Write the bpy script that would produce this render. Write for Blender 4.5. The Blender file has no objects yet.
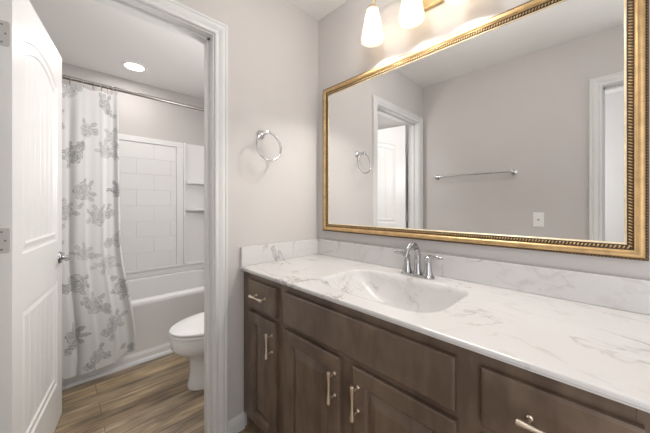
import bpy, bmesh, math, random
import numpy as np
from mathutils import Vector, Matrix
random.seed(7)
C = bpy.context.scene.collection
PI = math.pi

# ------------------------------------------------------------------ camera, world, lights, exposure
sc = bpy.context.scene
sc.view_settings.view_transform = 'Standard'
sc.view_settings.look = 'None'
sc.view_settings.gamma = 1
sc.view_settings.use_curve_mapping = False
sc.view_settings.exposure = 0.2

cam_d = bpy.data.cameras.new('camera')
cam = bpy.data.objects.new('camera', cam_d)
C.objects.link(cam)
cam.location = (1.3673, -1.2681, 1.1929)
cam.rotation_euler = (PI / 2, 0, PI / 2 - 0.7723)
cam_d.sensor_width = 36
cam_d.lens = 36 * 275.4262 / 650
cam_d.shift_y = -11.1 / 650
cam_d.clip_start = 0.02
sc.camera = cam

w = bpy.data.worlds.new('world')
sc.world = w
w.use_nodes = True
w.node_tree.nodes['Background'].inputs[0].default_value = (0.9, 0.95, 1, 1)
w.node_tree.nodes['Background'].inputs[1].default_value = 0.6


def area(name, loc, rot, sx, sy, power, col):
    d = bpy.data.lights.new(name, 'AREA')
    d.shape = 'RECTANGLE'
    d.size = sx
    d.size_y = sy
    d.energy = power
    d.color = col
    o = bpy.data.objects.new(name, d)
    C.objects.link(o)
    o.location = loc
    o.rotation_euler = rot
    return o


# area fills added out of view to even out the brightness of the rooms
area('right_wall_fill', (2.37, -0.78, 1.25), (0, PI / 2, 0), 2.2, 1.4, 7, (1.0, 0.995, 0.99))  # broad fill added in front of the far right wall
area('doorway_fill', (1.85, -1.50, 1.20), (PI / 2, 0, 0), 0.5, 2.0, 8.5, (0.98, 0.99, 1.0))  # fill added in the bedroom doorway to light the cabinet fronts
area('bedroom_fill', (0.24, -2.40, 1.40), (0, -PI / 2, 0), 1.2, 1.0, 26, (0.97, 0.98, 1.0))  # added bedroom fill, set on the left so the near jamb stays dark
area('vanity_ceiling_fill', (0.85, -0.60, 2.43), (0, 0, 0), 0.8, 0.35, 0.1, (1.0, 0.99, 0.97))  # weak overhead fill added above the vanity
area('toilet_ceiling_fill', (-0.45, -0.75, 2.43), (0, 0, 0), 0.3, 0.9, 3.4, (1.0, 0.99, 0.97))  # overhead fill added in the toilet room, out of view


def lamp(name, loc, power, col, size):
    d_ = bpy.data.lights.new(name, 'POINT')
    d_.energy = power
    d_.color = col
    d_.shadow_soft_size = size
    o_ = bpy.data.objects.new(name, d_)
    C.objects.link(o_)
    o_.location = loc
    return o_


# unseen point fills added for brightness: one over the vanity, one inside the toilet room
lamp('vanity_fill', (0.80, -0.50, 2.27), 6.0, (1.0, 0.99, 0.97), 0.06)
lamp('toilet_room_fill', (-0.30, -0.36, 1.55), 13, (1.0, 0.99, 0.975), 0.12)

# ------------------------------------------------------------------ materials


def new_mat(name):
    m = bpy.data.materials.new(name)
    m.use_nodes = True
    nt = m.node_tree
    return m, nt, nt.nodes['Principled BSDF']


def N(nt, kind, **kw):
    n = nt.nodes.new(kind)
    for k, v in kw.items():
        setattr(n, k, v)
    return n


def mat(name, col, rough=0.5, metal=0.0, spec=0.5, bump=0.0, bscale=40, var=0.0, vscale=8, coat=0.0):
    m, nt, b = new_mat(name)
    b.inputs['Base Color'].default_value = (*col, 1)
    b.inputs['Roughness'].default_value = rough
    b.inputs['Metallic'].default_value = metal
    b.inputs['Specular IOR Level'].default_value = spec
    b.inputs['Coat Weight'].default_value = coat
    tc = N(nt, 'ShaderNodeTexCoord')
    if var:
        n = N(nt, 'ShaderNodeTexNoise')
        n.inputs['Scale'].default_value = vscale
        n.inputs['Detail'].default_value = 5
        nt.links.new(tc.outputs['Object'], n.inputs['Vector'])
        r = N(nt, 'ShaderNodeValToRGB')
        r.color_ramp.elements[0].position = 0.3
        r.color_ramp.elements[1].position = 0.7
        r.color_ramp.elements[0].color = (*[max(0, c * (1 - var)) for c in col], 1)
        r.color_ramp.elements[1].color = (*[min(1, c * (1 + var)) for c in col], 1)
        nt.links.new(n.outputs['Fac'], r.inputs['Fac'])
        nt.links.new(r.outputs['Color'], b.inputs['Base Color'])
    if bump:
        n = N(nt, 'ShaderNodeTexNoise')
        n.inputs['Scale'].default_value = bscale
        n.inputs['Detail'].default_value = 3
        nt.links.new(tc.outputs['Object'], n.inputs['Vector'])
        bp = N(nt, 'ShaderNodeBump')
        bp.inputs['Strength'].default_value = bump
        bp.inputs['Distance'].default_value = 0.002
        nt.links.new(n.outputs['Fac'], bp.inputs['Height'])
        nt.links.new(bp.outputs['Normal'], b.inputs['Normal'])
    return m


M = {}
M['wall'] = mat('wall_paint', (0.58, 0.55, 0.537), 0.75, bump=0.12, bscale=220, var=0.012, vscale=3)
M['ceiling'] = mat('ceiling_paint', (0.84, 0.83, 0.815), 0.85, bump=0.1, bscale=160)
M['trim'] = mat('white_trim_paint', (0.70, 0.695, 0.69), 0.4, var=0.01)
M['door'] = mat('white_door_paint', (0.82, 0.81, 0.80), 0.33, var=0.01)
M['porcelain'] = mat('white_porcelain', (0.80, 0.80, 0.80), 0.12, coat=0.3, var=0.005)
M['acrylic'] = mat('white_acrylic', (0.80, 0.79, 0.785), 0.5, var=0.005)
M['tub'] = mat('tub_acrylic', (0.80, 0.79, 0.785), 0.25, var=0.005)
M['plate'] = mat('white_plastic', (0.82, 0.81, 0.80), 0.35, var=0.005)
M['chrome'] = mat('polished_chrome', (0.50, 0.50, 0.51), 0.10, 1.0, var=0.01)
M['chrome_bright'] = mat('bright_chrome', (0.66, 0.66, 0.67), 0.12, 1.0, var=0.01)
M['hinge'] = mat('satin_hinge_metal', (0.60, 0.585, 0.57), 0.4, 0.7, var=0.02, vscale=60)
M['nickel'] = mat('brushed_nickel', (0.62, 0.58, 0.54), 0.25, 1.0, var=0.05, vscale=60)
M['champagne'] = mat('champagne_metal', (0.88, 0.78, 0.65), 0.33, 1.0, var=0.04, vscale=60)
M['brass'] = mat('brushed_brass', (0.62, 0.47, 0.27), 0.3, 1.0, var=0.05, vscale=50)
M['hole'] = mat('dark_recess', (0.02, 0.02, 0.02), 0.6, var=0.1)
M['rod'] = mat('satin_rod_metal', (0.27, 0.25, 0.235), 0.28, 1.0, var=0.04, vscale=50)
M['bead_gold'] = mat('antique_bead_gold', (0.56, 0.40, 0.20), 0.35, 0.75, var=0.25, vscale=120)
M['bead_dark'] = mat('worn_bead_gold', (0.26, 0.165, 0.075), 0.4, 0.6, var=0.3, vscale=120)
M['antique'] = mat('antique_dark_glaze', (0.075, 0.045, 0.022), 0.5, 0.2, var=0.4, vscale=90)
M['lip'] = mat('cream_gold_lip', (0.74, 0.62, 0.44), 0.35, 0.25, var=0.12, vscale=40)
M['gold'] = mat('gold_leaf', (0.58, 0.385, 0.185), 0.36, 0.55, var=0.16, vscale=35, bump=0.25, bscale=150)
M['glass'] = mat('mirror_silver', (0.93, 0.935, 0.935), 0.0, 1.0)
M['grey_cove'] = mat('bedroom_paint', (0.70, 0.69, 0.68), 0.8, var=0.01)


def cabinet_mat():
    m, nt, b = new_mat('espresso_stained_wood')
    tc = N(nt, 'ShaderNodeTexCoord')
    mp = N(nt, 'ShaderNodeMapping')
    mp.inputs['Scale'].default_value = (7, 7, 1.8)
    n = N(nt, 'ShaderNodeTexNoise')
    n.inputs['Scale'].default_value = 3.2
    n.inputs['Detail'].default_value = 7
    n.inputs['Distortion'].default_value = 0.3
    n2 = N(nt, 'ShaderNodeTexNoise')
    n2.inputs['Scale'].default_value = 5
    n2.inputs['Detail'].default_value = 3
    nt.links.new(tc.outputs['Object'], mp.inputs['Vector'])
    nt.links.new(mp.outputs['Vector'], n.inputs['Vector'])
    nt.links.new(tc.outputs['Object'], n2.inputs['Vector'])
    mx = N(nt, 'ShaderNodeMath', operation='ADD')
    nt.links.new(n.outputs['Fac'], mx.inputs[0])
    nt.links.new(n2.outputs['Fac'], mx.inputs[1])
    r = N(nt, 'ShaderNodeValToRGB')
    r.color_ramp.elements[0].position = 0.75 / 2 * 2
    r.color_ramp.elements[0].position = 0.70
    r.color_ramp.elements[1].position = 1.0
    hv = N(nt, 'ShaderNodeMath', operation='MULTIPLY')
    hv.inputs[1].default_value = 0.85
    nt.links.new(mx.outputs[0], hv.inputs[0])
    nt.links.new(hv.outputs[0], r.inputs['Fac'])
    r.color_ramp.elements[0].color = (0.100, 0.067, 0.048, 1)
    r.color_ramp.elements[1].color = (0.165, 0.116, 0.084, 1)
    nt.links.new(r.outputs['Color'], b.inputs['Base Color'])
    b.inputs['Roughness'].default_value = 0.30
    b.inputs['Specular IOR Level'].default_value = 0.55
    return m


M['wood'] = cabinet_mat()


def marble_mat():
    m, nt, b = new_mat('cultured_marble')
    tc = N(nt, 'ShaderNodeTexCoord')
    mp = N(nt, 'ShaderNodeMapping')
    mp.inputs['Rotation'].default_value = (0.35, 0.2, 0.5)
    mp.inputs['Scale'].default_value = (1, 1.7, 1.2)
    mp.inputs['Location'].default_value = (3.1, 1.4, 0.7)
    nt.links.new(tc.outputs['Object'], mp.inputs['Vector'])

    def vein(scale, width, dist, seed):
        n = N(nt, 'ShaderNodeTexNoise')
        n.noise_dimensions = '4D'
        n.inputs['W'].default_value = seed
        n.inputs['Scale'].default_value = scale
        n.inputs['Detail'].default_value = 5
        n.inputs['Roughness'].default_value = 0.55
        n.inputs['Distortion'].default_value = dist
        nt.links.new(mp.outputs['Vector'], n.inputs['Vector'])
        s = N(nt, 'ShaderNodeMath', operation='SUBTRACT')
        s.inputs[1].default_value = 0.5
        nt.links.new(n.outputs['Fac'], s.inputs[0])
        a = N(nt, 'ShaderNodeMath', operation='ABSOLUTE')
        nt.links.new(s.outputs[0], a.inputs[0])
        r = N(nt, 'ShaderNodeMapRange')
        r.interpolation_type = 'SMOOTHSTEP'
        r.inputs['From Min'].default_value = 0
        r.inputs['From Max'].default_value = width
        r.inputs['To Min'].default_value = 1
        r.inputs['To Max'].default_value = 0
        nt.links.new(a.outputs[0], r.inputs['Value'])
        return r.outputs[0]

    def mask(scale, lo, hi, seed):
        n = N(nt, 'ShaderNodeTexNoise')
        n.noise_dimensions = '4D'
        n.inputs['W'].default_value = seed
        n.inputs['Scale'].default_value = scale
        n.inputs['Detail'].default_value = 2
        nt.links.new(tc.outputs['Object'], n.inputs['Vector'])
        r = N(nt, 'ShaderNodeMapRange')
        r.inputs['From Min'].default_value = lo
        r.inputs['From Max'].default_value = hi
        nt.links.new(n.outputs['Fac'], r.inputs['Value'])
        return r.outputs[0]

    def mul(a, c):
        x = N(nt, 'ShaderNodeMath', operation='MULTIPLY')
        nt.links.new(a, x.inputs[0])
        if isinstance(c, float):
            x.inputs[1].default_value = c
        else:
            nt.links.new(c, x.inputs[1])
        return x.outputs[0]

    v1 = mul(mul(vein(2.6, 0.016, 0.7, 2.0), mask(4.5, 0.42, 0.58, 5.0)), 0.85)
    v2 = mul(mul(vein(5.5, 0.05, 1.0, 8.0), mask(3.2, 0.45, 0.65, 11.0)), 0.30)
    v3 = mul(mask(2.2, 0.45, 0.75, 21.0), 0.10)
    ad = N(nt, 'ShaderNodeMath', operation='ADD')
    nt.links.new(v1, ad.inputs[0])
    nt.links.new(v2, ad.inputs[1])
    ad2 = N(nt, 'ShaderNodeMath', operation='ADD', use_clamp=True)
    nt.links.new(ad.outputs[0], ad2.inputs[0])
    nt.links.new(v3, ad2.inputs[1])
    mx = N(nt, 'ShaderNodeMix', data_type='RGBA')
    mx.inputs[6].default_value = (0.665, 0.65, 0.648, 1)
    mx.inputs[7].default_value = (0.40, 0.36, 0.36, 1)
    nt.links.new(ad2.outputs[0], mx.inputs[0])
    nt.links.new(mx.outputs[2], b.inputs['Base Color'])
    b.inputs['Roughness'].default_value = 0.22
    return m


M['marble'] = marble_mat()


def floor_mat():
    m, nt, b = new_mat('wood_plank_floor')
    tc = N(nt, 'ShaderNodeTexCoord')
    mp = N(nt, 'ShaderNodeMapping')
    mp.inputs['Rotation'].default_value = (0, 0, PI / 2)
    mp.inputs['Location'].default_value = (0.35, 0.04, 0)
    nt.links.new(tc.outputs['Object'], mp.inputs['Vector'])
    br = N(nt, 'ShaderNodeTexBrick')
    br.offset = 0.37
    br.inputs['Scale'].default_value = 1
    br.inputs['Brick Width'].default_value = 0.88
    br.inputs['Row Height'].default_value = 0.122
    br.inputs['Mortar Size'].default_value = 0.0012
    br.inputs['Mortar Smooth'].default_value = 0.2
    br.inputs['Color1'].default_value = (0, 0, 0, 1)
    br.inputs['Color2'].default_value = (1, 1, 1, 1)
    br.inputs['Mortar'].default_value = (0.5, 0.5, 0.5, 1)
    nt.links.new(mp.outputs['Vector'], br.inputs['Vector'])
    gm = N(nt, 'ShaderNodeMapping')
    gm.inputs['Scale'].default_value = (2.0, 26, 1)
    nt.links.new(mp.outputs['Vector'], gm.inputs['Vector'])
    # a shift of the grain per plank
    ca = N(nt, 'ShaderNodeVectorMath', operation='ADD')
    nt.links.new(gm.outputs['Vector'], ca.inputs[0])
    sc3 = N(nt, 'ShaderNodeVectorMath', operation='SCALE')
    sc3.inputs['Scale'].default_value = 9
    nt.links.new(br.outputs['Color'], sc3.inputs[0])
    nt.links.new(sc3.outputs[0], ca.inputs[1])
    n = N(nt, 'ShaderNodeTexNoise')
    n.inputs['Scale'].default_value = 1.6
    n.inputs['Detail'].default_value = 8
    n.inputs['Roughness'].default_value = 0.6
    n.inputs['Distortion'].default_value = 0.8
    nt.links.new(ca.outputs[0], n.inputs['Vector'])
    sep = N(nt, 'ShaderNodeSeparateColor')
    nt.links.new(br.outputs['Color'], sep.inputs[0])
    tint = N(nt, 'ShaderNodeValToRGB')
    e = tint.color_ramp.elements
    e[0].position = 0.0
    e[0].color = (0.26, 0.185, 0.118, 1)
    e[1].position = 1.0
    e[1].color = (0.52, 0.375, 0.21, 1)
    k = tint.color_ramp.elements.new(0.35)
    k.color = (0.43, 0.32, 0.195, 1)
    k = tint.color_ramp.elements.new(0.65)
    k.color = (0.31, 0.24, 0.17, 1)
    nt.links.new(sep.outputs[0], tint.inputs['Fac'])
    gr = N(nt, 'ShaderNodeMapRange')
    gr.inputs['From Min'].default_value = 0.30
    gr.inputs['From Max'].default_value = 0.68
    gr.inputs['To Min'].default_value = 0.50
    gr.inputs['To Max'].default_value = 1.30
    nt.links.new(n.outputs['Fac'], gr.inputs['Value'])
    # broad darker patches along the boards
    bm_ = N(nt, 'ShaderNodeMapping')
    bm_.inputs['Scale'].default_value = (3.0, 9, 1)
    nt.links.new(mp.outputs['Vector'], bm_.inputs['Vector'])
    n3 = N(nt, 'ShaderNodeTexNoise')
    n3.inputs['Scale'].default_value = 1.3
    n3.inputs['Detail'].default_value = 3
    nt.links.new(bm_.outputs['Vector'], n3.inputs['Vector'])
    g3 = N(nt, 'ShaderNodeMapRange')
    g3.inputs['From Min'].default_value = 0.34
    g3.inputs['From Max'].default_value = 0.62
    g3.inputs['To Min'].default_value = 0.62
    g3.inputs['To Max'].default_value = 1.15
    nt.links.new(n3.outputs['Fac'], g3.inputs['Value'])
    gm2 = N(nt, 'ShaderNodeMath', operation='MULTIPLY')
    nt.links.new(gr.outputs[0], gm2.inputs[0])
    nt.links.new(g3.outputs[0], gm2.inputs[1])
    r = N(nt, 'ShaderNodeVectorMath', operation='SCALE')
    nt.links.new(tint.outputs['Color'], r.inputs[0])
    nt.links.new(gm2.outputs[0], r.inputs['Scale'])
    dk = N(nt, 'ShaderNodeMix', data_type='RGBA')
    dk.inputs[7].default_value = (0.05, 0.035, 0.025, 1)
    nt.links.new(br.outputs['Fac'], dk.inputs[0])
    nt.links.new(r.outputs[0], dk.inputs[6])
    nt.links.new(dk.outputs[2], b.inputs['Base Color'])
    b.inputs['Roughness'].default_value = 0.42
    return m


M['floor'] = floor_mat()


def cloth_mat():
    m, nt, b = new_mat('printed_curtain_cloth')
    at = N(nt, 'ShaderNodeVertexColor')
    at.layer_name = 'print'
    nt.links.new(at.outputs['Color'], b.inputs['Base Color'])
    b.inputs['Roughness'].default_value = 0.75
    tr = N(nt, 'ShaderNodeBsdfTranslucent')
    nt.links.new(at.outputs['Color'], tr.inputs['Color'])
    mx = N(nt, 'ShaderNodeMixShader')
    mx.inputs[0].default_value = 0.3
    out = nt.nodes['Material Output']
    nt.links.new(b.outputs[0], mx.inputs[1])
    nt.links.new(tr.outputs[0], mx.inputs[2])
    nt.links.new(mx.outputs[0], out.inputs[0])
    return m


M['cloth'] = cloth_mat()


def emit_mat(name, col, strength, translucent=False):
    m, nt, b = new_mat(name)
    b.inputs['Base Color'].default_value = (0.88, 0.87, 0.85, 1)
    b.inputs['Roughness'].default_value = 0.3
    b.inputs['Emission Color'].default_value = (*col, 1)
    b.inputs['Emission Strength'].default_value = strength
    if translucent:
        tr = N(nt, 'ShaderNodeBsdfTranslucent')
        tr.inputs['Color'].default_value = (0.95, 0.92, 0.86, 1)
        mx = N(nt, 'ShaderNodeMixShader')
        mx.inputs[0].default_value = 0.75
        out = nt.nodes['Material Output']
        nt.links.new(b.outputs[0], mx.inputs[1])
        nt.links.new(tr.outputs[0], mx.inputs[2])
        nt.links.new(mx.outputs[0], out.inputs[0])
    return m


M['shade'] = emit_mat('opal_glass', (1.0, 0.93, 0.78), 0.35, True)
M['bulb'] = emit_mat('lit_bulb', (1.0, 0.93, 0.82), 3.0)
M['led'] = emit_mat('lit_diffuser', (1.0, 0.97, 0.93), 9.0)

# ------------------------------------------------------------------ mesh helpers


def obj(name, bm, m, parent=None, smooth=False, angle=35, recalc=True):
    if recalc:
        bmesh.ops.recalc_face_normals(bm, faces=bm.faces)
    me = bpy.data.meshes.new(name)
    bm.to_mesh(me)
    bm.free()
    me.materials.append(m)
    o = bpy.data.objects.new(name, me)
    C.objects.link(o)
    if parent:
        o.parent = parent
    if smooth:
        for p in me.polygons:
            p.use_smooth = True
        try:
            me.set_sharp_from_angle(angle=math.radians(angle))
        except Exception:
            pass
    return o


def tag(o, label, cat, group=None):
    o['label'] = label
    o['category'] = cat
    if group:
        o['group'] = group
    return o


def thing(name, label, cat, loc=(0, 0, 0), rz=0, group=None):
    o = bpy.data.objects.new(name, None)
    C.objects.link(o)
    o.location = loc
    o.rotation_euler = (0, 0, rz)
    o.empty_display_size = 0.05
    return tag(o, label, cat, group)


def struct(name, bm, m, parent=None, **kw):
    o = obj(name, bm, m, parent, **kw)
    if not parent:
        o['kind'] = 'structure'
    return o


def box(bm, x0, x1, y0, y1, z0, z1, bev=0.0, seg=2):
    r = bmesh.ops.create_cube(bm, size=1)
    vs = r['verts']
    for v in vs:
        v.co = Vector(((x0 + x1) / 2 + v.co.x * (x1 - x0), (y0 + y1) / 2 + v.co.y * (y1 - y0), (z0 + z1) / 2 + v.co.z * (z1 - z0)))
    if bev:
        es = list({e for v in vs for e in v.link_edges})
        bmesh.ops.bevel(bm, geom=es, offset=bev, segments=seg, affect='EDGES', profile=0.5)
    return bm


def BX(*a, **k):
    return box(bmesh.new(), *a, **k)


def loft(bm, rings, cap0=True, cap1=True, closed=False):
    R = [[bm.verts.new(p) for p in ring] for ring in rings]
    n = len(R[0])
    m = len(R)
    for i in range(m if closed else m - 1):
        a, b = R[i], R[(i + 1) % m]
        for j in range(n):
            k = (j + 1) % n
            bm.faces.new((a[j], a[k], b[k], b[j]))
    if not closed:
        if cap0:
            bm.faces.new(R[0][::-1])
        if cap1:
            bm.faces.new(R[-1])
    return bm


def frame_axes(d):
    d = Vector(d).normalized()
    u = Vector((0, 0, 1)) if abs(d.z) < 0.9 else Vector((1, 0, 0))
    a = d.cross(u).normalized()
    return a, a.cross(d).normalized()


def tube(bm, pts, r, n=14, closed=False):
    """sweep a circle (radius r, or one per point) along pts with parallel transport"""
    pts = [Vector(p) for p in pts]
    m = len(pts)
    rr = r if isinstance(r, (list, tuple)) else [r] * m
    rings = []
    prev = None
    for i, p in enumerate(pts):
        if closed:
            d = pts[(i + 1) % m] - pts[i - 1]
        else:
            d = pts[min(i + 1, m - 1)] - pts[max(i - 1, 0)]
        d.normalize()
        if prev is None:
            a, b = frame_axes(d)
        else:
            a = (prev - d * prev.dot(d)).normalized()
            b = a.cross(d).normalized() * -1
            b = d.cross(a)
        prev = a
        b = d.cross(a)
        rings.append([p + (a * math.cos(2 * PI * k / n) + b * math.sin(2 * PI * k / n)) * rr[i] for k in range(n)])
    return loft(bm, rings, closed=closed)


def lathe(bm, prof, loc=(0, 0, 0), axis=(0, 0, 1), n=28, cap=True):
    """prof: list of (radius, height along axis)"""
    ax = Vector(axis).normalized()
    a, b = frame_axes(ax)
    L = Vector(loc)
    rings = [[L + ax * h + (a * math.cos(2 * PI * k / n) + b * math.sin(2 * PI * k / n)) * max(r, 1e-4) for k in range(n)] for r, h in prof]
    return loft(bm, rings, cap, cap)


def sweep_frame(bm, pts, outs, normal, prof, closed=True):
    """profile (w outward, h along normal) swept through mitred corner points"""
    nv = Vector(normal)
    rings = [[Vector(p) + Vector(o) * w_ + nv * h_ for (w_, h_) in prof] for p, o in zip(pts, outs)]
    return loft(bm, rings, closed=closed)


def rrect(x0, x1, y0, y1, r, z, n=6):
    P = []
    for cx, cy, a0 in ((x1 - r, y1 - r, 0), (x0 + r, y1 - r, PI / 2), (x0 + r, y0 + r, PI), (x1 - r, y0 + r, 1.5 * PI)):
        for k in range(n + 1):
            a = a0 + PI / 2 * k / n
            P.append((cx + r * math.cos(a), cy + r * math.sin(a), z))
    return P


def ss(t):
    t = max(0.0, min(1.0, t))
    return t * t * (3 - 2 * t)


# ------------------------------------------------------------------ room shell
H = 2.44
W = 1.548          # opposite wall at y = -W
XB = -1.95         # back wall of the toilet room
XR = 2.40          # far right wall
T = 0.115
JR, JL = -0.712, -1.440     # jamb faces of the doorway in the end wall
DH = 2.040                  # head jamb underside
D2A, D2B = 1.343, 2.06      # jamb faces of the bedroom doorway in the opposite wall
YBED = -3.165

struct('floor', BX(XB - 0.1, 3.2, YBED - 0.1, 0.1, -0.06, 0.0), M['floor'])
struct('ceiling', BX(XB - 0.1, 3.2, YBED - 0.1, 0.1, H, H + 0.06), M['ceiling'])
struct('wall_mirror', BX(XB - 0.1, XR + 0.1, 0, 0.1, 0, H), M['wall'])
struct('wall_back', BX(XB - 0.1, XB, -W - T, 0, 0, H), M['wall'])

b = bmesh.new()
box(b, -T, 0, JR + 0.018, 0, 0, H)
box(b, -T, 0, -W, JL - 0.018, 0, H)
box(b, -T, 0, JL - 0.018, JR + 0.018, DH + 0.018, H)
struct('wall_end', b, M['wall'])

b = bmesh.new()
box(b, XB, D2A - 0.018, -W - T, -W, 0, H)
box(b, D2B + 0.018, 3.1, -W - T, -W, 0, H)
box(b, D2A - 0.018, D2B + 0.018, -W - T, -W, DH + 0.018, H)
struct('wall_opposite', b, M['wall'])

b = bmesh.new()           # far right wall, its wide opening added for the fill light
box(b, XR, XR + 0.1, -W, 0, 0, 0.14)
box(b, XR, XR + 0.1, -W, 0, 2.36, H)
box(b, XR, XR + 0.1, -W, -1.49, 0.14, 2.36)
box(b, XR, XR + 0.1, -0.07, 0, 0.14, 2.36)
struct('wall_right', b, M['wall'])
struct('wall_bedroom', BX(0.2, 3.2, YBED - 0.1, YBED, 0, H), M['grey_cove'])
struct('wall_bedroom_left', BX(0.1, 0.2, YBED - 0.1, -W - T, 0, H), M['grey_cove'])
struct('wall_bedroom_right', BX(3.1, 3.2, YBED, -W, 0, H), M['grey_cove'])

# unseen window added in the far right wall to go with the fill light
b = bmesh.new()
for (y0, y1, z0, z1) in ((-1.49, -1.45, 0.14, 2.36), (-0.11, -0.07, 0.14, 2.36), (-1.45, -0.11, 0.14, 0.18), (-1.45, -0.11, 2.32, 2.36), (-0.80, -0.76, 0.18, 2.32)):
    box(b, XR + 0.03, XR + 0.07, y0, y1, z0, z1)
win = struct('added_window_1', b, M['trim'])
mg, nt, bs = new_mat('frosted_pane')
bs.inputs['Transmission Weight'].default_value = 1
bs.inputs['Roughness'].default_value = 0.5
obj('added_window_pane', BX(XR + 0.048, XR + 0.052, -1.45, -0.11, 0.18, 2.32), mg, win)

# casings, jambs
CAS = [(0, 0), (0, 0.009), (0.004, 0.012), (0.011, 0.012), (0.014, 0.0095), (0.019, 0.0095), (0.026, 0.013), (0.036, 0.0165),
       (0.043, 0.0165), (0.046, 0.0145), (0.049, 0.0145), (0.053, 0.018), (0.061, 0.018), (0.064, 0.015), (0.064, 0)]
RV = 0.006


def casing_end(x, nx):
    pts = [(x, JL - RV, 0.0), (x, JL - RV, DH + RV), (x, JR + RV, DH + RV), (x, JR + RV, 0.0)]
    outs = [(0, -1, 0), (0, -1, 1), (0, 1, 1), (0, 1, 0)]
    return sweep_frame(bmesh.new(), pts, outs, (nx, 0, 0), CAS, closed=False)


struct('trim_1', casing_end(0.0, 1), M['trim'])
struct('trim_2', casing_end(-T, -1), M['trim'])
b = bmesh.new()
box(b, -T, 0, JR, JR + 0.018, 0, DH + 0.018)
box(b, -T, 0, JL - 0.018, JL, 0, DH + 0.018)
box(b, -T, 0, JL, JR, DH, DH + 0.018)
# door stops
box(b, -0.078, -0.043, JR - 0.011, JR, 0, DH)
box(b, -0.078, -0.043, JL, JL + 0.011, 0, DH)
box(b, -0.078, -0.043, JL, JR, DH - 0.011, DH)
jamb = struct('trim_3', b, M['trim'])
b = bmesh.new()
box(b, -0.104, -0.080, JR - 0.0015, JR + 0.001, 0.885, 0.945)
obj('strike_plate', b, M['nickel'], jamb)

pts = [(D2A - RV, -W, 0.0), (D2A - RV, -W, DH + RV), (D2B + RV, -W, DH + RV), (D2B + RV, -W, 0.0)]
outs = [(-1, 0, 0), (-1, 0, 1), (1, 0, 1), (1, 0, 0)]
struct('trim_4', sweep_frame(bmesh.new(), pts, outs, (0, 1, 0), CAS, closed=False), M['trim'])
b = bmesh.new()
box(b, D2A - 0.018, D2A, -W - T, -W, 0, DH + 0.018)
box(b, D2B, D2B + 0.018, -W - T, -W, 0, DH + 0.018)
box(b, D2A, D2B, -W - T, -W, DH, DH + 0.018)
box(b, D2A, D2A + 0.011, -W - 0.075, -W - 0.04, 0, DH)
box(b, D2B - 0.011, D2B, -W - 0.075, -W - 0.04, 0, DH)
box(b, D2A, D2B, -W - 0.075, -W - 0.04, DH - 0.011, DH)
struct('trim_5', b, M['trim'])

# baseboards: profile (height z, depth)
BB = [(0, 0), (0.013, 0), (0.013, 0.052), (0.0105, 0.058), (0.0105, 0.066), (0.007, 0.074), (0.004, 0.083), (0, 0.083)]


def baseboard(name, p0, p1, nrm):
    p0, p1, nv = Vector(p0), Vector(p1), Vector(nrm)
    rings = [[p + nv * d + Vector((0, 0, z)) for d, z in BB] for p in (p0, p1)]
    return struct(name, loft(bmesh.new(), rings), M['trim'])


baseboard('baseboard_end', (0, -0.547, 0), (0, JR + RV + 0.064, 0), (1, 0, 0))
baseboard('baseboard_end_left', (0, -W, 0), (0, JL - RV - 0.064, 0), (1, 0, 0))
baseboard('baseboard_opposite', (0.014, -W, 0), (D2A - RV - 0.064, -W, 0), (0, 1, 0))
baseboard('baseboard_mirror', (1.50, 0, 0), (XR, 0, 0), (0, -1, 0))
baseboard('baseboard_toilet', (-T - 0.02, 0, 0), (-1.12, 0, 0), (0, -1, 0))
baseboard('baseboard_inner', (-T, -0.014, 0), (-T, JR + RV + 0.064, 0), (-1, 0, 0))

# ------------------------------------------------------------------ hinged door (open into the toilet room)
PHI = math.radians(11)
DW, DT, DZ0, DZ1 = 0.711, 0.035, 0.006, 2.033
pin = Vector((-0.1235, -1.4165, 0))
door = thing('door_1', 'x', 'door')
del door['label'], door['category']
door['kind'] = 'structure'
door.location = pin
# local axes: +X along the door from the hinge, +Y through the thickness towards the visible face
door.rotation_euler = (0, 0, PI - PHI)
# rotation by PI-PHI maps local X to (-cos, sin); local Y to (-sin, -cos): visible face lies at local y = -DT


def arch_z(s, base, rise, s0, s1):
    c = (s0 + s1) / 2
    h = (s1 - s0) / 2
    t = max(-1, min(1, (s - c) / h))
    return base + rise * (1 - t * t)


def panel_outline(s0, s1, z0, z1, rise, n=17):
    P = [(s0, z0), (s1, z0)]
    for k in range(n):
        s = s1 + (s0 - s1) * k / (n - 1)
        P.append((s, arch_z(s, z1, rise, s0, s1)))
    return P


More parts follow.
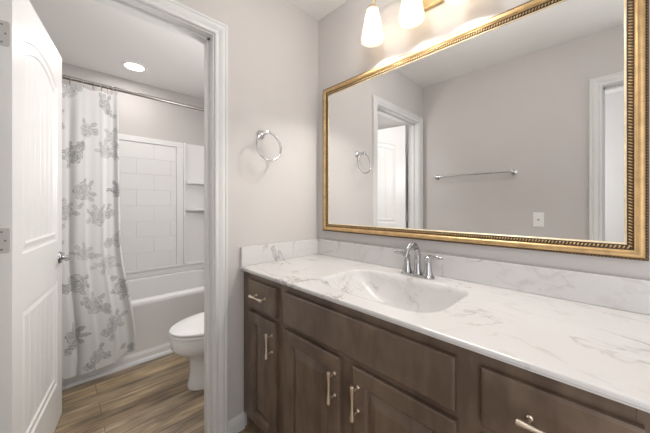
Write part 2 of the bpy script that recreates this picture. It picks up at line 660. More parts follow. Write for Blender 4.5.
def door_face(bm, side):
    """one face of the door as a skin with two recessed moulded panels; side=-1 the visible one"""
    y = -DT if side < 0 else 0.0
    dy = 1 if side < 0 else -1    # inwards
    specs = [(0.100, 0.611, 1.003, 1.832, 0.062), (0.100, 0.611, 0.225, 0.785, 0.0)]
    outer = [(0.0, DZ0), (DW, DZ0), (DW, DZ1), (0.0, DZ1)]
    ov = [bm.verts.new((s, y, z)) for s, z in outer]
    edges = [bm.edges.new((ov[i], ov[(i + 1) % 4])) for i in range(4)]
    for s0, s1, z0, z1, rise in specs:
        rings = []
        for ins, dep in ((0, 0), (0.006, 0.006), (0.016, 0.0065), (0.034, 0.0015), (0.040, 0.0015), (0.046, 0.008)):
            pr = panel_outline(s0 + ins, s1 - ins, z0 + ins, z1 - ins, rise)
            rings.append([bm.verts.new((s, y + dy * dep, z)) for s, z in pr])
        n = len(rings[0])
        for j in range(n):
            edges.append(bm.edges.new((rings[0][j], rings[0][(j + 1) % n])))
        for a_, b_ in zip(rings, rings[1:]):
            for j in range(n):
                k = (j + 1) % n
                bm.faces.new((a_[j], a_[k], b_[k], b_[j]))
        # planked field: v grooves
        s0i, s1i, z0i, z1i = s0 + 0.046, s1 - 0.046, z0 + 0.046, z1 - 0.046
        yf = y + dy * 0.008
        cols = [s0i]
        np_ = 6
        wv = 0.004
        dep = [0]
        for i in range(1, np_):
            g = s0i + (s1i - s0i) * i / np_
            cols += [g - wv, g, g + wv]
            dep += [0, 0.0035, 0]
        cols.append(s1i)
        dep.append(0)
        # dense columns so that the arch stays smooth
        C2, D2 = [], []
        for i in range(len(cols) - 1):
            for t in (0, 0.33, 0.66):
                if cols[i + 1] - cols[i] < 0.01 and t > 0:
                    continue
                C2.append(cols[i] + (cols[i + 1] - cols[i]) * t)
                D2.append(dep[i] + (dep[i + 1] - dep[i]) * t)
        C2.append(cols[-1])
        D2.append(dep[-1])
        lo = [bm.verts.new((s, yf + dy * d, z0i)) for s, d in zip(C2, D2)]
        hi = [bm.verts.new((s, yf + dy * d, arch_z(s, z1i, rise, s0i, s1i))) for s, d in zip(C2, D2)]
        for i in range(len(C2) - 1):
            bm.faces.new((lo[i], lo[i + 1], hi[i + 1], hi[i]))
    bmesh.ops.triangle_fill(bm, use_beauty=True, edges=edges)
    return ov


b = bmesh.new()
fa = door_face(b, -1)
fb = door_face(b, 1)
for i in range(4):
    j = (i + 1) % 4
    b.faces.new((fa[i], fa[j], fb[j], fb[i]))
slab = obj('door_slab', b, M['door'], door)
for zc in (1.800, 1.068, 0.330):
    b = bmesh.new()
    # leaf let into the hinge edge, with the barrel at the pin corner
    ring = []
    for k in range(24):
        pass
    hgt, dep = 0.089, 0.0295
    P = [(0.0, -hgt / 2), (dep - 0.007, -hgt / 2)]
    for k in range(5):
        a = -PI / 2 + PI / 2 * k / 4
        P.append((dep - 0.007 + 0.007 * math.cos(a), -hgt / 2 + 0.007 + 0.007 * math.sin(a)))
    for k in range(5):
        a = PI / 2 * k / 4
        P.append((dep - 0.007 + 0.007 * math.cos(a), hgt / 2 - 0.007 + 0.007 * math.sin(a)))
    P += [(0.0, hgt / 2)]
    loft(b, [[(-0.0016, -t, zc + z) for t, z in P], [(0.0005, -t, zc + z) for t, z in P]])
    tube(b, [(-0.005, 0.004, zc - hgt / 2 - 0.003), (-0.005, 0.004, zc + hgt / 2 + 0.003)], 0.0055, 12)
    hg = obj('hinge', b, M['hinge'], door)
    b = bmesh.new()
    for t, z in ((0.010, -0.031), (0.019, 0.0), (0.010, 0.031)):
        lathe(b, [(0.0035, 0), (0.0035, 0.0008)], (-0.0016, -t, zc + z), (-1, 0, 0), 10)
    obj('hinge_screws', b, M['rod'], hg)

# lever set
for side in (-1, 1):
    y = -DT if side < 0 else 0.0
    b = bmesh.new()
    sx, sz = 0.651, 0.903
    lathe(b, [(0.033, 0), (0.033, 0.004), (0.029, 0.010), (0.014, 0.013), (0.011, 0.018), (0.011, 0.045)], (sx, y, sz), (0, side, 0), 28)
    yy = y + side * 0.050
    tube(b, [(sx + 0.010, yy, sz), (sx, yy, sz), (sx - 0.03, yy + side * 0.003, sz + 0.002), (sx - 0.07, yy + side * 0.002, sz + 0.001), (sx - 0.105, yy - side * 0.004, sz - 0.002)],
         [0.010, 0.0125, 0.0095, 0.0085, 0.006], 14)
    obj('door_handle', b, M['chrome'], door, smooth=True)
b = bmesh.new()
box(b, DW - 0.001, DW + 0.001, -DT / 2 - 0.0125, -DT / 2 + 0.0125, 0.875, 0.932)
box(b, DW, DW + 0.007, -DT / 2 - 0.006, -DT / 2 + 0.006, 0.895, 0.912)
obj('latch', b, M['nickel'], door)

# ------------------------------------------------------------------ bathtub, surround
XT = -1.115
tub = thing('bathtub', 'white alcove bathtub with plain front apron behind the floral curtain', 'bathtub', ((XT + XB) / 2, -W / 2, 0))
ty0, ty1 = -W + 0.003, -0.003
tx0, tx1 = XB + 0.003, XT
ox, oy = (XT + XB) / 2, -W / 2


def sh(ring):
    return [(p[0] - ox, p[1] - oy, p[2]) for p in ring]


b = bmesh.new()
rings = [sh(rrect(tx0, tx1 - 0.004, ty0, ty1, 0.004, 0.0)), sh(rrect(tx0, tx1 - 0.004, ty0, ty1, 0.004, 0.418)),
         sh(rrect(tx0, tx1, ty0, ty1, 0.004, 0.426)), sh(rrect(tx0, tx1, ty0, ty1, 0.004, 0.448)),
         sh(rrect(tx0 + 0.002, tx1 - 0.004, ty0 + .002, ty1 - .002, 0.006, 0.457)), sh(rrect(tx0 + .006, tx1 - 0.012, ty0 + .006, ty1 - .006, 0.010, 0.461)),
         sh(rrect(tx0 + 0.062, tx1 - 0.070, ty0 + 0.10, ty1 - 0.075, 0.09, 0.461)),
         sh(rrect(tx0 + 0.070, tx1 - 0.078, ty0 + 0.11, ty1 - 0.083, 0.09, 0.452)),
         sh(rrect(tx0 + 0.080, tx1 - 0.090, ty0 + 0.14, ty1 - 0.093, 0.10, 0.36)),
         sh(rrect(tx0 + 0.105, tx1 - 0.115, ty0 + 0.26, ty1 - 0.12, 0.12, 0.14)),
         sh(rrect(tx0 + 0.15, tx1 - 0.16, ty0 + 0.34, ty1 - 0.17, 0.12, 0.105))]
loft(b, rings, True, True)
obj('tub_shell', b, M['tub'], tub, smooth=True)
b = bmesh.new()
# stepped band at the foot of the apron
prof = [(XT - 0.009, 0.0), (XT + 0.004, 0.0), (XT + 0.004, 0.055), (XT - 0.001, 0.072), (XT - 0.008, 0.092), (XT - 0.009, 0.092)]
loft(b, [[(x - ox, yv - oy, z) for x, z in prof] for yv in (ty0, ty1)])
obj('apron_band', b, M['tub'], tub)
# quarter round along the floor
b = bmesh.new()
prof = [(XT + 0.004, 0.0)] + [(XT + 0.004 + 0.020 * math.cos(a), 0.024 * math.sin(a)) for a in [PI / 2 * k / 5 for k in range(6)]]
loft(b, [[(x, yv, z) for x, z in prof] for yv in (-W, -0.014)])
struct('trim_6', b, M['trim'])

sur = thing('shower_surround', 'white moulded shower wall panels with tile pattern above the bathtub', 'shower surround', (XB, -W / 2, 0.461))
ST = 1.885
b = bmesh.new()
XP = XB + 0.030
box(b, XB + .001, XP, ty0, -0.03, 0.520, 0.548, 0.006)               # ledge over the tub deck
box(b, XB + .001, XB + 0.012, ty0, -0.03, 0.463, 0.53)
box(b, XB + .001, XB + 0.012, ty0, -0.27, 0.545, ST - 0.002)
box(b, XB + .001, XP, ty0, -0.262, ST - 0.055, ST, 0.004)             # top border
box(b, XB + .001, XP, -0.330, -0.262, 0.545, ST - 0.055, 0.004)      # right border
box(b, XB + .001, XP, ty0, ty0 + 0.07, 0.545, ST - 0.055, 0.004)
rows = 8
z0r, z1r = 0.548, ST - 0.058
rh = (z1r - z0r) / rows
for r in range(rows):
    off = 0.0 if r % 2 else 0.155
    cuts = [ty0 + 0.072]
    y = ty0 + 0.072 + 0.31 - off
    while y < -0.34:
        cuts.append(y)
        y += 0.31
    cuts.append(-0.332)
    for a_, c_ in zip(cuts, cuts[1:]):
        if c_ - a_ > 0.02:
            box(b, XB + 0.010, XB + 0.0235, a_ + 0.0002, c_ - 0.0002, z0r + r * rh + 0.0002, z0r + (r + 1) * rh - 0.0002, 0.0024, 1)
for o_ in [obj('tiled_panel', b, M['acrylic'], sur)]:
    pass
b = bmesh.new()
box(b, XB + .001, XB + 0.020, -0.255, -0.004, 0.545, ST, 0.003)       # back of the corner column
box(b, XB + .001, XB + 0.055, -0.262, -0.240, 0.545, ST, 0.006)      # raised edge
box(b, XB + .001, -1.25, -0.022, -0.004, 0.463, ST, 0.003)            # right side panel
obj('corner_column', b, M['acrylic'], sur)
b = bmesh.new()
box(b, XB + .001, -1.25, ty0 - 0.001, ty0 + 0.016, 0.463, ST, 0.003)
obj('side_panel', b, M['acrylic'], sur)
for zz in (1.462, 1.165):
    b = bmesh.new()
    P = [(XB + 0.015, -0.252), (XB + 0.105, -0.235)]
    for k in range(9):
        a = k / 8
        P.append((XB + 0.105 + 0.07 * a + 0.02 * math.sin(PI * a), -0.235 + 0.215 * a))
    P.append((XB + 0.015, -0.018))
    loft(b, [[(x, y, zz - 0.028) for x, y in P], [(x, y, zz) for x, y in P]])
    obj('corner_shelf', b, M['acrylic'], sur)
for ch in sur.children:
    ch.matrix_parent_inverse = Matrix.Translation(Vector(sur.location)).inverted()

# ------------------------------------------------------------------ shower rod, rings, curtain
XROD, ZROD = -1.105, 2.030
rod = thing('shower_rod', 'dark satin metal shower curtain rod spanning above the bathtub', 'curtain rod', (XROD, -W / 2, ZROD))
b = bmesh.new()
tube(b, [(0, -W / 2 + 0.004, 0), (0, W / 2 - 0.004, 0)], 0.0125, 18)
obj('rod_tube', b, M['rod'], rod, smooth=True)
for s in (-1, 1):
    b = bmesh.new()
    lathe(b, [(0.03, 0), (0.03, 0.006), (0.02, 0.016), (0.0155, 0.03), (0.0155, 0.04)], (0, s * (W / 2 - 0.0005), 0), (0, -s, 0), 24)
    obj('end_flange', b, M['rod'], rod, smooth=True)

NS, NZ = 260, 520
CW = 0.80           # flat cloth width
ZT = 1.985


def curtain_pos(u, v):
    """u 0..1 across, v 0 top .. 1 bottom"""
    yr = -0.952 + 0.020 * v + 0.085 * ss((v - 0.55) / 0.45) - 0.03 * ss((v - 0.93) / 0.07) * 0.5
    y0 = -1.525
    y = y0 + (yr - y0) * (u + 0.012 * math.sin(u * 40 + 1.0) * (0.3 + v))
    zb = 0.112 - 0.035 * math.sin(u * 2.9) + 0.045 * ss((u - 0.80) / 0.2)
    z = ZT + (zb - ZT) * v
    xc = XROD + 0.003 + 0.052 * ss((v - 0.35) / 0.5)
    ph = u * 2 * PI * 5.2 + 0.9 * math.sin(u * 7) + 0.5 * v
    amp = (0.008 + 0.009 * ss(v / 0.12) + 0.004 * v) * (0.55 + 0.45 * math.sin(u * 8.5 + 4.6))
    x = xc + amp * math.sin(ph) + 0.35 * amp * math.sin(ph * 2.3 + v * 1.5 + 1)
    z += 0.006 * math.sin(ph) * (1 - ss(v / 0.1))
    x += 0.015 * ss((u - 0.93) / 0.07) * v
    return x, y, z


# the printed roses, drawn on the flat cloth
RES = 0.0025
gw, gh = int(CW / RES), int((ZT - 0.04) / RES)
ink = np.zeros((gh, gw))
gy, gx = np.mgrid[0:gh, 0:gw]
gx = gx * RES
gy = gy * RES


def stamp(val, mask):
    global ink
    ink = np.maximum(ink, val * mask)


def leaf(cx, cy, ang, ln, wd, v):
    dx, dy = gx - cx, gy - cy
    a = dx * math.cos(ang) + dy * math.sin(ang)
    c = -dx * math.sin(ang) + dy * math.cos(ang)
    t = a / ln
    half = wd * np.sin(np.clip(t, 0, 1) * PI) ** 0.7 * (0.85 + 0.15 * np.abs(np.sin(a * 260)))
    m = ((t > 0) & (t < 1) & (np.abs(c) < half)).astype(float)
    vein = np.clip(1 - np.abs(c) / 0.0028, 0, 1) * 0.45
    edge = np.clip(1 - np.abs(np.abs(c) - half) / 0.003, 0, 1) * 0.35
    stamp(v, m * np.clip(0.52 - vein + edge, 0, 1))


def rose(cx, cy, R, ang, v):
    dx, dy = gx - cx, gy - cy
    r = np.hypot(dx, dy) / R
    a = np.arctan2(dy, dx) + ang
    edge = 0.84 + 0.13 * np.abs(np.sin(a * 2.5)) + 0.03 * np.sin(a * 9)
    body = (r < edge).astype(float)
    tot = np.zeros_like(r)
    for q, (rr_, nn, ph_) in enumerate(((0.95, 2.5, 0.0), (0.68, 2.0, 0.9), (0.45, 1.5, 2.0), (0.24, 1.0, 0.4))):
        cr = rr_ * (0.86 + 0.14 * np.abs(np.sin(a * nn + ph_)))
        wdt = 0.055 + 0.05 * (0.5 + 0.5 * np.sin(a * 2 + q * 1.7))
        tot = np.maximum(tot, np.clip(1 - np.abs(r - cr) / wdt, 0, 1) * (0.75 + 0.25 * np.sin(a * 5 + q)))
        # shading at the base of each petal
        tot = np.maximum(tot, 0.45 * np.clip(1 - (cr - r) / 0.16, 0, 1) * (r < cr) * np.abs(np.sin(a * nn + ph_)) ** 0.3 * (0.5 + 0.5 * np.cos(a * 3 + q * 2)))
    core = np.clip(1 - r / 0.16, 0, 1) * 0.6
    val = np.clip(0.16 + 0.8 * tot + core, 0, 1)
    stamp(v, body * val)


def stem(x0, y0, x1, y1, v):
    n = 60
    for k in range(n):
        t = k / (n - 1)
        px = x0 + (x1 - x0) * t + 0.02 * math.sin(t * PI)
        py = y0 + (y1 - y0) * t
        i, j = int(py / RES), int(px / RES)
        if 0 <= i < gh and 0 <= j < gw:
            ink[i, j] = max(ink[i, j], v)


rng = random.Random(19)
step_y, step_x = 0.205, 0.23
row = 0
yy = 0.06
while yy < 2.0:
    xx = -0.03 + (0.115 if row % 2 else 0.0)
    while xx < CW + 0.1:
        cx = xx + rng.uniform(-0.04, 0.04)
        cy = yy + rng.uniform(-0.06, 0.06)
        R = rng.uniform(0.046, 0.068)
        v = rng.uniform(0.45, 0.95)
        ang = rng.uniform(0, 6.28)
        for k in range(rng.randint(3, 4)):
            la = ang + k * 0.8 + rng.uniform(-0.2, 0.2)
            leaf(cx + math.cos(la) * R * 0.85, cy + math.sin(la) * R * 0.85, la + rng.uniform(-0.6, 0.6), rng.uniform(0.036, 0.055), rng.uniform(0.011, 0.016), v * rng.uniform(0.8, 1.1))
        ink[np.hypot(gx - cx, gy - cy) < R * 0.88] *= 0.1
        rose(cx, cy, R, ang, v)
        if rng.random() < 0.5:      # a second smaller bloom beside it
            la = ang + 3.4
            rose(cx + math.cos(la) * R * 1.25, cy + math.sin(la) * R * 1.25, R * 0.55, la, min(1, v * 1.25))
        sa = ang + PI + rng.uniform(-0.8, 0.8)
        bx_, by_ = cx + math.cos(sa) * 0.11, cy + math.sin(sa) * 0.11
        stem(cx, cy, bx_, by_, v * 0.6)
        rose(bx_, by_, rng.uniform(0.013, 0.018), sa, v)
        for k in range(2):
            la = sa + rng.uniform(-1.4, 1.4)
            leaf(bx_ - math.cos(sa) * 0.03, by_ - math.sin(sa) * 0.03, la, 0.032, 0.008, v * 0.9)
        xx += step_x
    yy += step_y
    row += 1
sm = ink.copy()

b = bmesh.new()
V = [[b.verts.new(curtain_pos(i / NS, j / NZ)) for i in range(NS + 1)] for j in range(NZ + 1)]
for j in range(NZ):
    for i in range(NS):
        b.faces.new((V[j][i], V[j][i + 1], V[j + 1][i + 1], V[j + 1][i]))
cur = obj('shower_curtain', b, M['cloth'], smooth=True, angle=180)
tag(cur, 'white shower curtain printed with grey roses hanging outside the bathtub', 'shower curtain')
ca = cur.data.color_attributes.new('print', 'FLOAT_COLOR', 'POINT')
jj, ii = np.mgrid[0:NZ + 1, 0:NS + 1]
iu = np.clip((ii / NS * (gw - 1)).astype(int), 0, gw - 1)
iv = np.clip((jj / NZ * (gh - 1)).astype(int), 0, gh - 1)
k = sm[iv, iu][..., None]
base = np.array([0.87, 0.865, 0.86])
inkc = np.array([0.09, 0.09, 0.095])
colr = base * (1 - k) + inkc * k
rgba = np.concatenate([colr, np.ones_like(k)], axis=2).reshape(-1).astype(np.float32)
ca.data.foreach_set('color', rgba)
sol = cur.modifiers.new('thickness', 'SOLIDIFY')
sol.thickness = 0.0015

RING_LOC = [-1.50, -1.44, -1.385, -1.33, -1.275, -1.205, -1.14, -1.085, -1.045, -1.01, -0.985, -0.962]
ring_order = ['nearest the left wall', 'second from the left wall', 'third from the left wall', 'fourth from the left wall', 'fifth from the left wall', 'sixth from the left wall',
              'beside the open door edge', 'next right of the one by the door edge', 'fourth from the curtain end', 'third from the curtain end',
              'second from the curtain end', 'at the right end of the curtain']
ring_order = ['nearest the left wall', 'second from the left wall', 'third from the left wall', 'fourth from the left wall', 'fifth from the left wall', 'just right of the open door edge',
              'sixth from the curtain right end', 'fifth from the curtain right end', 'fourth from the curtain right end', 'third from the curtain right end',
              'second from the curtain right end', 'at the right end of the curtain']
ring0 = None
for yv, what in list(zip(RING_LOC, ring_order))[5:]:
    if ring0 is None:
        b = bmesh.new()
        pts = []
        for k_ in range(24):
            a = 2 * PI * k_ / 24
            pts.append((0.020 * math.cos(a), 0, -0.012 + (0.030 if math.sin(a) < 0 else 0.0262) * math.sin(a)))
        tube(b, pts, 0.0017, 8, closed=True)
        ring0 = obj('curtain_ring', b, M['nickel'], smooth=True)
        o = ring0
    else:
        o = ring0.copy()
        C.objects.link(o)
    o.location = (XROD, yv, ZROD)
    o.rotation_euler = (0, 0, 0.25 * math.sin(yv * 50))
    tag(o, 'small metal ring on the shower rod ' + what, 'curtain ring', 'shower curtain rings on the rod')

# ------------------------------------------------------------------ toilet
XC = -0.545
toi = thing('toilet', 'white toilet with closed lid standing between bathtub and doorway', 'toilet', (XC, -0.35, 0))


def egg(z, tip, back, bw, n=40, cx=0.0, pw=2.0):
    """egg outline: tip = y of front, back = y of back"""
    c = back + (tip - back) * 0.42
    P = []
    for k_ in range(n):
        a = 2 * PI * k_ / n
        ca_, sa_ = math.cos(a), math.sin(a)
        e = 2 / pw
        xx_ = bw * math.copysign(abs(ca_) ** e, ca_)
        yy_ = (c - tip if sa_ < 0 else back - c) * math.copysign(abs(sa_) ** e, sa_)
        P.append((cx + xx_, c + yy_ + 0.35, z))
    return P


b = bmesh.new()
loft(b, [egg(0.0, -0.655, -0.20, 0.110, pw=2.4), egg(0.015, -0.655, -0.20, 0.110, pw=2.4), egg(0.04, -0.648, -0.20, 0.100, pw=2.3), egg(0.11, -0.640, -0.20, 0.092, pw=2.2),
         egg(0.17, -0.645, -0.19, 0.096), egg(0.205, -0.665, -0.17, 0.115), egg(0.235, -0.705, -0.15, 0.148), egg(0.262, -0.738, -0.15, 0.172),
         egg(0.285, -0.752, -0.15, 0.183), egg(0.350, -0.757, -0.15, 0.186), egg(0.360, -0.750, -0.15, 0.180)])
obj('bowl', b, M['porcelain'], toi, smooth=True, angle=60)
b = bmesh.new()
loft(b, [egg(0.362, -0.752, -0.24, 0.182), egg(0.365, -0.761, -0.24, 0.190), egg(0.377, -0.761, -0.24, 0.190), egg(0.380, -0.756, -0.24, 0.186)])
obj('seat', b, M['plate'], toi, smooth=True, angle=50)
b = bmesh.new()
loft(b, [egg(0.384, -0.750, -0.235, 0.182), egg(0.387, -0.761, -0.235, 0.190), egg(0.395, -0.761, -0.235, 0.190), egg(0.403, -0.750, -0.24, 0.181), egg(0.410, -0.68, -0.28, 0.125), egg(0.413, -0.56, -0.36, 0.05)])
obj('lid', b, M['plate'], toi, smooth=True, angle=50)
b = bmesh.new()
loft(b, [rrect(-0.19, 0.19, -0.21 + .35, -0.03 + .35, 0.03, 0.36), rrect(-0.215, 0.215, -0.225 + .35, -0.02 + .35, 0.035, 0.46), rrect(-0.225, 0.225, -0.23 + .35, -0.02 + .35, 0.035, 0.735)])
obj('tank', b, M['porcelain'], toi, smooth=True)
b = bmesh.new()
loft(b, [rrect(-0.235, 0.235, -0.24 + .35, -0.015 + .35, 0.035, 0.737), rrect(-0.235, 0.235, -0.24 + .35, -0.015 + .35, 0.035, 0.765), rrect(-0.225, 0.225, -0.23 + .35, -0.02 + .35, 0.035, 0.774)])
obj('tank_lid', b, M['porcelain'], toi, smooth=True)
b = bmesh.new()
lathe(b, [(0.012, 0), (0.012, 0.01)], (-0.16, -0.229 + .35, 0.68), (0, -1, 0), 16)
tube(b, [(-0.16, -0.243 + .35, 0.68), (-0.12, -0.247 + .35, 0.677), (-0.08, -0.247 + .35, 0.672)], [0.006, 0.006, 0.008], 10)
obj('flush_lever', b, M['chrome'], toi, smooth=True)

# ------------------------------------------------------------------ recessed light in the toilet room
rec = thing('recessed_light', 'round white lit recessed light in the ceiling before the bathtub', 'ceiling light', (-1.595, -0.768, H))
b = bmesh.new()
n = 36
prof = [(0.072, -0.002), (0.074, -0.008), (0.092, -0.010), (0.098, -0.004), (0.098, -0.0005)]
loft(b, [[(r * math.cos(2 * PI * k_ / n), r * math.sin(2 * PI * k_ / n), z) for k_ in range(n)] for r, z in prof], False, False)
obj('trim_ring', b, M['plate'], rec, smooth=True)
b = bmesh.new()
lathe(b, [(0.073, -0.0025), (0.073, -0.005), (0.05, -0.0065), (0.001, -0.007)], n=36)
obj('diffuser', b, M['led'], rec, smooth=True)
d = bpy.data.lights.new('recessed_lamp', 'AREA')
d.shape = 'DISK'
d.size = 0.14
d.energy = 2.8
d.color = (1.0, 0.97, 0.93)
lo_ = bpy.data.objects.new('recessed_lamp', d)
C.objects.link(lo_)
lo_.parent = rec
lo_.location = (0, 0, -0.012)

# ------------------------------------------------------------------ vanity cabinet
YF, YD = -0.548, -0.5665
VX0, VX1 = 0.002, 1.492
ZC = 0.8505
van = thing('vanity_cabinet', 'dark brown wooden bathroom vanity cabinet with raised panel doors', 'vanity cabinet', ((VX0 + VX1) / 2, -0.27, 0))
VO = Vector(van.location)
W_ = M['wood']


def vobj(name, bm, m, parent=van, **k_):
    for v in bm.verts:
        v.co -= VO
    return obj(name, bm, m, parent, **k_)


b = bmesh.new()
box(b, VX0, VX0 + 0.016, YF + 0.019, -0.003, 0.0, ZC)
box(b, VX1 - 0.016, VX1, YF + 0.019, -0.003, 0.0, ZC)
box(b, VX0 + 0.016, VX1 - 0.016, YF + 0.019, -0.003, 0.09, 0.105)
box(b, VX0 + 0.016, VX1 - 0.016, -0.012, -0.003, 0.105, ZC)
box(b, 0.336, 0.352, YF + 0.019, -0.012, 0.105, ZC - 0.16)
box(b, 1.122, 1.138, YF + 0.019, -0.012, 0.105, ZC - 0.16)
vobj('carcass', b, W_)
b = bmesh.new()
for x0, x1 in ((VX0, 0.096), (0.314, 0.400), (1.092, 1.174), (1.402, VX1)):
    box(b, x0, x1, YF, YF + 0.019, 0.09, ZC, 0.0006, 1)
box(b, 0.704, 0.790, YF, YF + 0.019, 0.125, 0.645, 0.0006, 1)
for x0, x1 in ((0.096, 0.314), (0.400, 1.092), (1.174, 1.402)):
    box(b, x0, x1, YF, YF + 0.019, 0.802, ZC, 0.0006, 1)
    box(b, x0, x1, YF, YF + 0.019, 0.645, 0.695, 0.0006, 1)
    box(b, x0, x1, YF, YF + 0.019, 0.09, 0.125, 0.0006, 1)
box(b, 1.174, 1.402, YF, YF + 0.019, 0.375, 0.415, 0.0006, 1)
vobj('face_frame', b, W_)
b = bmesh.new()
box(b, VX0 + 0.016, VX1 - 0.016, -0.475, -0.460, 0.0, 0.09)
vobj('toe_kick', b, W_)


def slab_front(bm, x0, x1, z0, z1):
    """flat drawer front with a small chamfered edge"""
    e = 0.007
    R = [[(x0, YF - 0.0004, z0), (x1, YF - 0.0004, z0), (x1, YF - 0.0004, z1), (x0, YF - 0.0004, z1)],
         [(x0, YD + 0.004, z0), (x1, YD + 0.004, z0), (x1, YD + 0.004, z1), (x0, YD + 0.004, z1)],
         [(x0 + e * .5, YD + 0.001, z0 + e * .5), (x1 - e * .5, YD + 0.001, z0 + e * .5), (x1 - e * .5, YD + 0.001, z1 - e * .5), (x0 + e * .5, YD + 0.001, z1 - e * .5)],
         [(x0 + e, YD, z0 + e), (x1 - e, YD, z0 + e), (x1 - e, YD, z1 - e), (x0 + e, YD, z1 - e)]]
    return loft(bm, R)


def raised_door(bm, x0, x1, z0, z1, fw=0.058):
    def rg(i, y):
        return [(x0 + i, y, z0 + i), (x1 - i, y, z0 + i), (x1 - i, y, z1 - i), (x0 + i, y, z1 - i)]
    R = [rg(0, YF - 0.0004), rg(0, YD + 0.004), rg(0.002, YD + 0.001), rg(0.005, YD), rg(fw - 0.008, YD), rg(fw - 0.004, YD + 0.003), rg(fw, YD + 0.0105),
         rg(fw + 0.003, YD + 0.0115), rg(fw + 0.008, YD + 0.0095), rg(fw + 0.032, YD + 0.0025), rg(fw + 0.036, YD + 0.002)]
    return loft(bm, R)


def pull_mesh():
    """flared bar pull along local X, posts along -Y; origin midway on the mounting face"""
    bar = bmesh.new()
    L = 0.056
    xs = [-L, -L + 0.002, -L + 0.010, -0.030, -0.012, 0, 0.012, 0.030, L - 0.010, L - 0.002, L]
    rs = [0.0058, 0.0072, 0.0070, 0.0053, 0.0043, 0.0041, 0.0043, 0.0053, 0.0070, 0.0072, 0.0058]
    tube(bar, [(x, -0.030, 0) for x in xs], rs, 14)
    post = bmesh.new()
    for s in (-1, 1):
        lathe(post, [(0.0062, 0), (0.0062, 0.002), (0.0042, 0.004), (0.0038, 0.015), (0.0045, 0.030)], (s * 0.038, 0, 0), (0, -1, 0), 12)
    return bar, post


def add_pull(parent, x, z, vertical):
    bar, post = pull_mesh()
    mtx = Matrix.Translation(Vector((x, YD, z)) - VO)
    if vertical:
        mtx = mtx @ Matrix.Rotation(PI / 2, 4, 'Y')
    bmesh.ops.transform(bar, matrix=mtx, verts=bar.verts)
    bmesh.ops.transform(post, matrix=mtx, verts=post.verts)
    # one mesh: bar and posts
    me = bpy.data.meshes.new('tmp')
    post.to_mesh(me)
    post.free()
    bar.from_mesh(me)
    bpy.data.meshes.remove(me)
    o = obj('pull', bar, M['champagne'], parent, smooth=True)
    return o


def drawer(x0, x1, z0, z1, pull=True):
    o = vobj('drawer_front', slab_front(bmesh.new(), x0, x1, z0, z1), W_)
    if pull:
        add_pull(o, (x0 + x1) / 2 + (0.006 if x0 > 1 else 0), z0 + (z1 - z0) * 0.52, False)
    return o


def cdoor(x0, x1, z0, z1, px):
    o = vobj('cabinet_door', raised_door(bmesh.new(), x0, x1, z0, z1), W_)
    add_pull(o, px, z1 - 0.096, True)
    return o


DRZ0, DRZ1 = 0.682, 0.817
drawer(0.084, 0.327, DRZ0, DRZ1)
ff = vobj('false_front', slab_front(bmesh.new(), 0.387, 1.103, DRZ0, DRZ1), W_)
drawer(1.162, 1.411, DRZ0, DRZ1)
drawer(1.162, 1.411, 0.404, 0.658)
drawer(1.162, 1.411, 0.112, 0.380)
cdoor(0.084, 0.325, 0.112, 0.658, 0.302)
cdoor(0.389, 0.716, 0.112, 0.659, 0.696)
cdoor(0.777, 1.106, 0.112, 0.659, 0.801)

# ------------------------------------------------------------------ countertop with moulded sink
ZT_ = 0.869
YC = -0.5745
CX1 = 1.50
top = thing('vanity_countertop', 'white cultured marble countertop with moulded sink and grey veins', 'countertop', (0.75, -0.287, ZC))
TO = Vector(top.location)


def tobj(name, bm, m, **k_):
    """vertices are in room coordinates; the part keeps its origin at the room origin so the veins run through"""
    o = obj(name, bm, m, top, **k_)
    o.matrix_parent_inverse = Matrix.Translation(-TO)
    return o


SX0, SX1, SY0, SY1 = 0.462, 1.022, -0.505, -0.124
b = bmesh.new()
# slab with a hole for the basin: four strips joined on shared vertices, with a shaped front edge
xs = [0.001, SX0, SX1, CX1]
ys = [YC + 0.004, SY0, SY1, -0.001]
gv = [[b.verts.new((x, y, ZT_)) for x in xs] for y in ys]
for j in range(3):
    for i in range(3):
        if i == 1 and j == 1:
            continue
        b.faces.new((gv[j][i], gv[j][i + 1], gv[j + 1][i + 1], gv[j + 1][i]))
# front edge profile, ends and underside
fp = [(YC + 0.0012, ZT_ - 0.0012), (YC, ZT_ - 0.004), (YC, ZT_ - 0.010), (YC + 0.002, ZT_ - 0.0125), (YC + 0.005, ZT_ - 0.014), (YC + 0.006, ZC + 0.0003)]
prev = gv[0]
for y, z in fp:
    row_ = [b.verts.new((x, y, z)) for x in xs]
    for i in range(3):
        b.faces.new((prev[i], prev[i + 1], row_[i + 1], row_[i]))
    prev = row_
yb_ = [b.verts.new((x, y, ZC + 0.0003)) for y in (SY0, SY1, -0.001) for x in xs]
rows_ = [prev, yb_[0:4], yb_[4:8], yb_[8:12]]
for j in range(3):
    for i in range(3):
        if i == 1 and j == 1:
            continue
        b.faces.new((rows_[j][i], rows_[j + 1][i], rows_[j + 1][i + 1], rows_[j][i + 1]))
bmesh.ops.contextual_create
for i in range(3):
    b.faces.new((gv[3][i], rows_[3][i], rows_[3][i + 1], gv[3][i + 1]))
tobj('slab', b, M['marble'])


def basin_depth(x, y):
    def edge(t):      # 0 at the rim, 1 in the floor
        return max(0.0, min(1.0, t))
    ax = edge((x - 0.470) / 0.230) if x < 0.74 else edge((1.014 - x) / 0.120)
    ay = edge((y + 0.497) / 0.120) if y < -0.31 else edge((-0.132 - y) / 0.080)
    px_ = 2.4
    k_ = (1 - ax) ** px_ + (1 - ay) ** px_
    t = 1 - min(1.0, k_) ** (1 / px_)
    # steep roll-over at the rim, bowl-shaped below
    s = 1 - (1 - t) ** 2.4
    s = s * ss(t / 0.10) ** 0.6 if t < 0.10 else s
    slope = 0.118 + 0.02 * ss((x - 0.5) / 0.3)
    return slope * s


